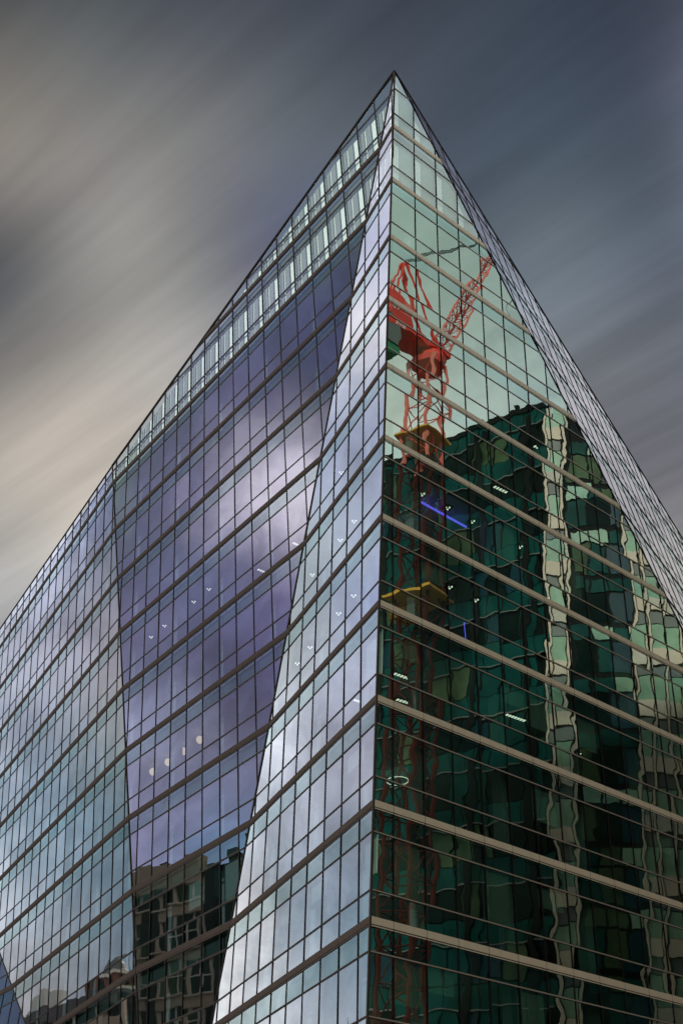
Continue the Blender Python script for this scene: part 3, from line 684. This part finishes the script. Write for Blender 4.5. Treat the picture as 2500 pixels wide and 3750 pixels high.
# A-frame, back stays, ropes
top = np.array([MX, MY, MZ+5.6])-hz*2.6
for s_ in (-.6, .6):
    mb = MB(); mb.bar(np.array([MX, MY, MZ-.5])+hz*.4+sd_*s_, top+sd_*s_*.3, .10); mb.build('a_frame_leg', [MT['red']], cr, CB)
    mb = MB(); mb.bar(np.array([MX, MY, MZ-.5])-hz*4.2+sd_*s_, top+sd_*s_*.3, .08); mb.build('a_frame_stay', [MT['red']], cr, CB)
mb = MB()
for s_ in (-.35, -.12, .12, .35): mb.bar(top+sd_*s_, base_j+jd*jl*.92+sd_*s_*.6, .022)
mb.bar(base_j+jd*jl, base_j+jd*jl-np.array([0, 0, 9.]), .02); mb.build('hoist_rope', [MT['dark']], cr, CB)
mb = MB(); c = np.array([MX, MY, MZ-7.6]); mb.box(c, 2.6, 2.6, .12, ang); mb.build('mast_platform', [MT['yellow']], cr, CB)
mb = MB(); c = np.array([MX, MY, MZ-19.]); mb.box(c, 3.0, 3.0, .16, ang); mb.box(c+np.array([.9, -.9, -.5]), 1.1, 1.1, .9, ang); mb.build('climbing_collar', [MT['yellow']], cr, CB)
# white lettering on the red house and beam (reads mirrored in the glass)
def letters(txt, c, d, n, h, mat, name):
    mb = MB(); x = 0; th = h*.17
    def bx(u0, u1, w0, w1):
        q = [c+d*(x+u0)+n*tt for tt in (0, .03)]; q2 = [c+d*(x+u1)+n*tt for tt in (0, .03)]; Zv = np.array([0, 0, 1.])
        mb.prism([q[0]+Zv*w0, q2[0]+Zv*w0, q2[1]+Zv*w0, q[1]+Zv*w0], [q[0]+Zv*w1, q2[0]+Zv*w1, q2[1]+Zv*w1, q[1]+Zv*w1])
    for ch in txt:
        wd = h*.62
        if ch == 'H': bx(0, th, 0, h); bx(wd-th, wd, 0, h); bx(th, wd-th, h*.42, h*.42+th)
        if ch == 'T': bx(wd/2-th/2, wd/2+th/2, 0, h-th); bx(0, wd, h-th, h)
        if ch == 'O': bx(0, th, 0, h); bx(wd-th, wd, 0, h); bx(th, wd-th, 0, th); bx(th, wd-th, h-th, h)
        x += wd+h*.2
    return mb.build(name, [mat], cr, CB)
for sgn in (1, -1):
    pass
nout = sd_*(1 if sd_[0] < 0 else -1)
c = np.array([MX, MY, MZ-.9])-hz*3.9+nout*.86; letters('HTO', c if True else c, hz, nout, .34, MT['white'], 'lettering')
c = np.array([MX, MY, MZ+.35])-hz*4.2+nout*.76; letters('HT', c, hz, nout, .5, MT['white'], 'lettering')

# ------------------------------------------------------------------ to the west, seen mirrored in the purple and grey sides
MT['brown'] = plain('brown stone', (.60, .45, .35), .8, 0, .25, .5)
MT['brown2'] = plain('pale brown stone', (.75, .62, .52), .8, 0, .2, .7)
MT['brick'] = plain('red brick', (.26, .10, .07), .85, 0, .3, 1.2)
MT['slate'] = plain('grey slate', (.13, .14, .15), .6, 0, .2, 1)
MT['wframe'] = plain('white window bar', (.92, .84, .76), .6, 0, .05, 3)
W0 = np.array([-49.3, 62.]); W1 = np.array([-52.2, 80.]); wd_ = (W1-W0)/np.linalg.norm(W1-W0)
wW = (W0, wd_, np.linalg.norm(W1-W0), np.array([wd_[1], -wd_[0]]))
WB = (W0[0], W0[1], 0); root3 = empty('stone_office_building', WB, 'brown stone office building with gridded windows mirrored low in the purple side', 'office building')
zt = 34.6+CAMZ; sd0 = 8.0           # dark glazed part from s=0 to sd0, stone from sd0 on
mb = MB(); q = [W0, W1, W1+np.array([-25, -4]), W0+np.array([-25, -4])]; flat_prism(mb, [q[0]-wW[3]*.5, q[1]-wW[3]*.5, q[2], q[3]], 0, zt-.5); mb.build('body', [MT['dark']], root3, WB)
for i in range(9):
    z1 = zt-i*3.5
    if z1 < 4: break
    mb = MB(); wbox(mb, wW, sd0, wW[2], z1-(1.0 if i else 2.2), z1, -.4, 0.25 if i else .5, 0); wbox(mb, wW, sd0, wW[2], z1-.14, z1, .2, .42, 1)
    mb.build('stone_course', [MT['brown'], MT['brown2']], root3, WB)
    s = sd0+.3; j = 0
    while s < wW[2]-1.6:
        e_ = MB(); wbox(e_, wW, s, s+1.7, z1-3.5, z1-1.0, -.5, -.1, 0)
        wo_ = e_.build('window', [MT['tealw'] if (i+j) % 3 else MT['yelgr']], root3, WB)
        fb = MB(); wbox(fb, wW, s+.80, s+.90, z1-3.5, z1-1.0, -.1, 0); wbox(fb, wW, s, s+1.7, z1-2.2, z1-2.1, -.1, 0)
        fo = fb.build('window_bar', [MT['wframe']], wo_, WB)
        fo.parent = wo_
        s += 2.0; j += 1
for s in [sd0+.02+2.0*j for j in range(6)]:
    mb = MB(); wbox(mb, wW, s-.02, s+.28, 0, zt-.3, -.2, .12); mb.build('stone_pier', [MT['brown2']], root3, WB)
mb = MB(); wbox(mb, wW, sd0-.9, sd0-.1, 0, zt-1.2, -.3, .3); wbox(mb, wW, sd0+4.2, sd0+5.3, 12, zt-2.6, -.1, .33); mb.build('shadow_gap', [MT['dark']], root3, WB)
mb = MB()
for i in range(9):
    wbox(mb, wW, 0, sd0-1, zt-1.2-i*3.5-2.2, zt-1.2-i*3.5, -.3, .0, i % 2)
mb.build('glazed_wall', [MT['tealsp'], MT['tealw']], root3, WB)
mb = MB()
for s, hh in ((1.5, 1.0), (3.0, 1.6), (5.5, .8), (9.2, .7), (12.0, 1.1), (14.4, .8)): wbox(mb, wW, s, s+.9, zt-.6, zt-.5+hh, -1.8, -.8)
mb.build('roof_plant', [MT['dark']], root3, WB)
# domed red-brick building
def reflect_dir(f, x, y):
    r = pixray(x, y); r = r/np.linalg.norm(r); X = r*(FC[f].d/(FC[f].n@r)); n = FC[f].n; return X, r-2*(r@n)*n
def beyond(f, x, y, dist):
    X, d = reflect_dir(f, x, y); h_ = math.hypot(d[0], d[1]); return X+d*(dist/h_)+OFF
top_ = beyond('L3', 436, 3495, 92); left_ = beyond('L3', 408, 3560, 92); sill = beyond('L3', 440, 3566, 92)
dc = np.array([top_[0], top_[1], 0]); rad = 1.75
root4 = empty('domed_building', tuple(dc), 'red brick building with small grey dome mirrored low in the grey side', 'building')
zs = sill[2]
mb = MB(); mb.lathe((dc[0], dc[1], zs), [(rad*1.05, -.3), (rad*1.1, .1), (rad, .3), (rad*.93, .9), (rad*.7, (top_[2]-zs)*.7), (rad*.3, (top_[2]-zs)*.92), (.05, top_[2]-zs)], 20); dm = mb.build('dome', [MT['slate']], root4, dc)
mb = MB(); mb.bar((dc[0], dc[1], top_[2]-.1), (dc[0], dc[1], top_[2]+1.6), .06, 6, r2=.02); mb.build('finial', [MT['slate']], dm, (0, 0, 0))
hd = np.array([sill[0]-left_[0], sill[1]-left_[1]]); hd /= np.linalg.norm(hd); an4 = math.atan2(hd[1], hd[0])
mb = MB(); mb.box((dc[0], dc[1], zs/2-.2), 5.2, 5.2, zs-.4, an4); mb.build('brick_wall', [MT['brick']], root4, dc)
for i in range(9):
    mb = MB(); mb.box((dc[0], dc[1], zs-.4-i*1.7), 5.5, 5.5, .35, an4); mb.build('stone_band', [MT['wframe']], root4, dc)
    mb = MB()
    for s in (-1.6, -.5, .6, 1.7):
        for q in (0, math.pi/2):
            mb.box((dc[0]+s*math.cos(an4+q), dc[1]+s*math.sin(an4+q), zs-1.25-i*1.7), .5 if q == 0 else 5.3, 5.3 if q == 0 else .5, 1.0, an4 if q == 0 else an4+0*q)
    mb.build('window_row', [MT['tealw']], root4, dc)
for dx in (2.9,):
    mb = MB(); p = dc[:2]+hd*dx; mb.bar((p[0], p[1], zs-1), (p[0], p[1], zs+3.2), .09, 6, r2=.02); mb.build('spire', [MT['slate']], root4, dc)
# low flat-roofed building
pa = beyond('L3', 60, 3686, 70); pb = beyond('L3', 400, 3664, 74); zt5 = (pa[2]+pb[2])/2
pd = (pb-pa)[:2]; Ln = np.linalg.norm(pd); pd /= Ln; nn5 = np.array([pd[1], -pd[0]]);
if nn5[0] < 0: nn5 = -nn5
w5 = (pa[:2]-pd*6, pd, Ln+7, nn5); b5 = (pa[0], pa[1], 0)
root5 = empty('low_block', b5, 'low dark block with flat roof mirrored at bottom of the grey side', 'building')
mb = MB(); p_ = [pa[:2]-pd*6, pb[:2]+pd*1.0, pb[:2]+pd*1.0-nn5*20, pa[:2]-pd*6-nn5*20]; flat_prism(mb, [x_ - nn5*.5 for x_ in p_[:2]]+p_[2:], 0, zt5-.4); mb.build('body', [MT['dark']], root5, b5)
mb = MB(); wbox(mb, w5, 0, w5[2], zt5-1.5, zt5, -3, .4); mb.build('roof_edge', [plain('purple grey fascia', (.13, .11, .13), .7, 0, .2, .5)], root5, b5)
for i in range(6):
    mb = MB(); wbox(mb, w5, 0, w5[2], zt5-3.6-i*3.6, zt5-2.6-i*3.6, -.6, .05); mb.build('stone_course', [MT['brown']], root5, b5)
for j in range(8):
    mb = MB(); wbox(mb, w5, 2+j*4, 2.5+j*4, 0, zt5-1.4, -.5, .1); mb.build('pier', [MT['brown2']], root5, b5)
tp = beyond('L3', 125, 3672, 71)
mb = MB(); mb.prism([tp+np.array([-2.2*pd[0], -2.2*pd[1], -.8]), tp+np.array([2.2*pd[0], 2.2*pd[1], -.8]), tp+np.array([2.2*pd[0]-2*nn5[0], 2.2*pd[1]-2*nn5[1], -.8]), tp+np.array([-2.2*pd[0]-2*nn5[0], -2.2*pd[1]-2*nn5[1], -.8])],
   [tp+np.array([-.2*pd[0], -.2*pd[1], .6]), tp+np.array([2.2*pd[0], 2.2*pd[1], 1.0]), tp+np.array([2.2*pd[0]-2*nn5[0], 2.2*pd[1]-2*nn5[1], 1.0]), tp+np.array([-.2*pd[0]-2*nn5[0], -.2*pd[1]-2*nn5[1], .6])])
tag(mb.build('roof_tent', [MT['white']], None, (tp[0], tp[1], zt5)), 'white sloping tent on the low roof mirrored at the bottom of the grey side', 'tent')
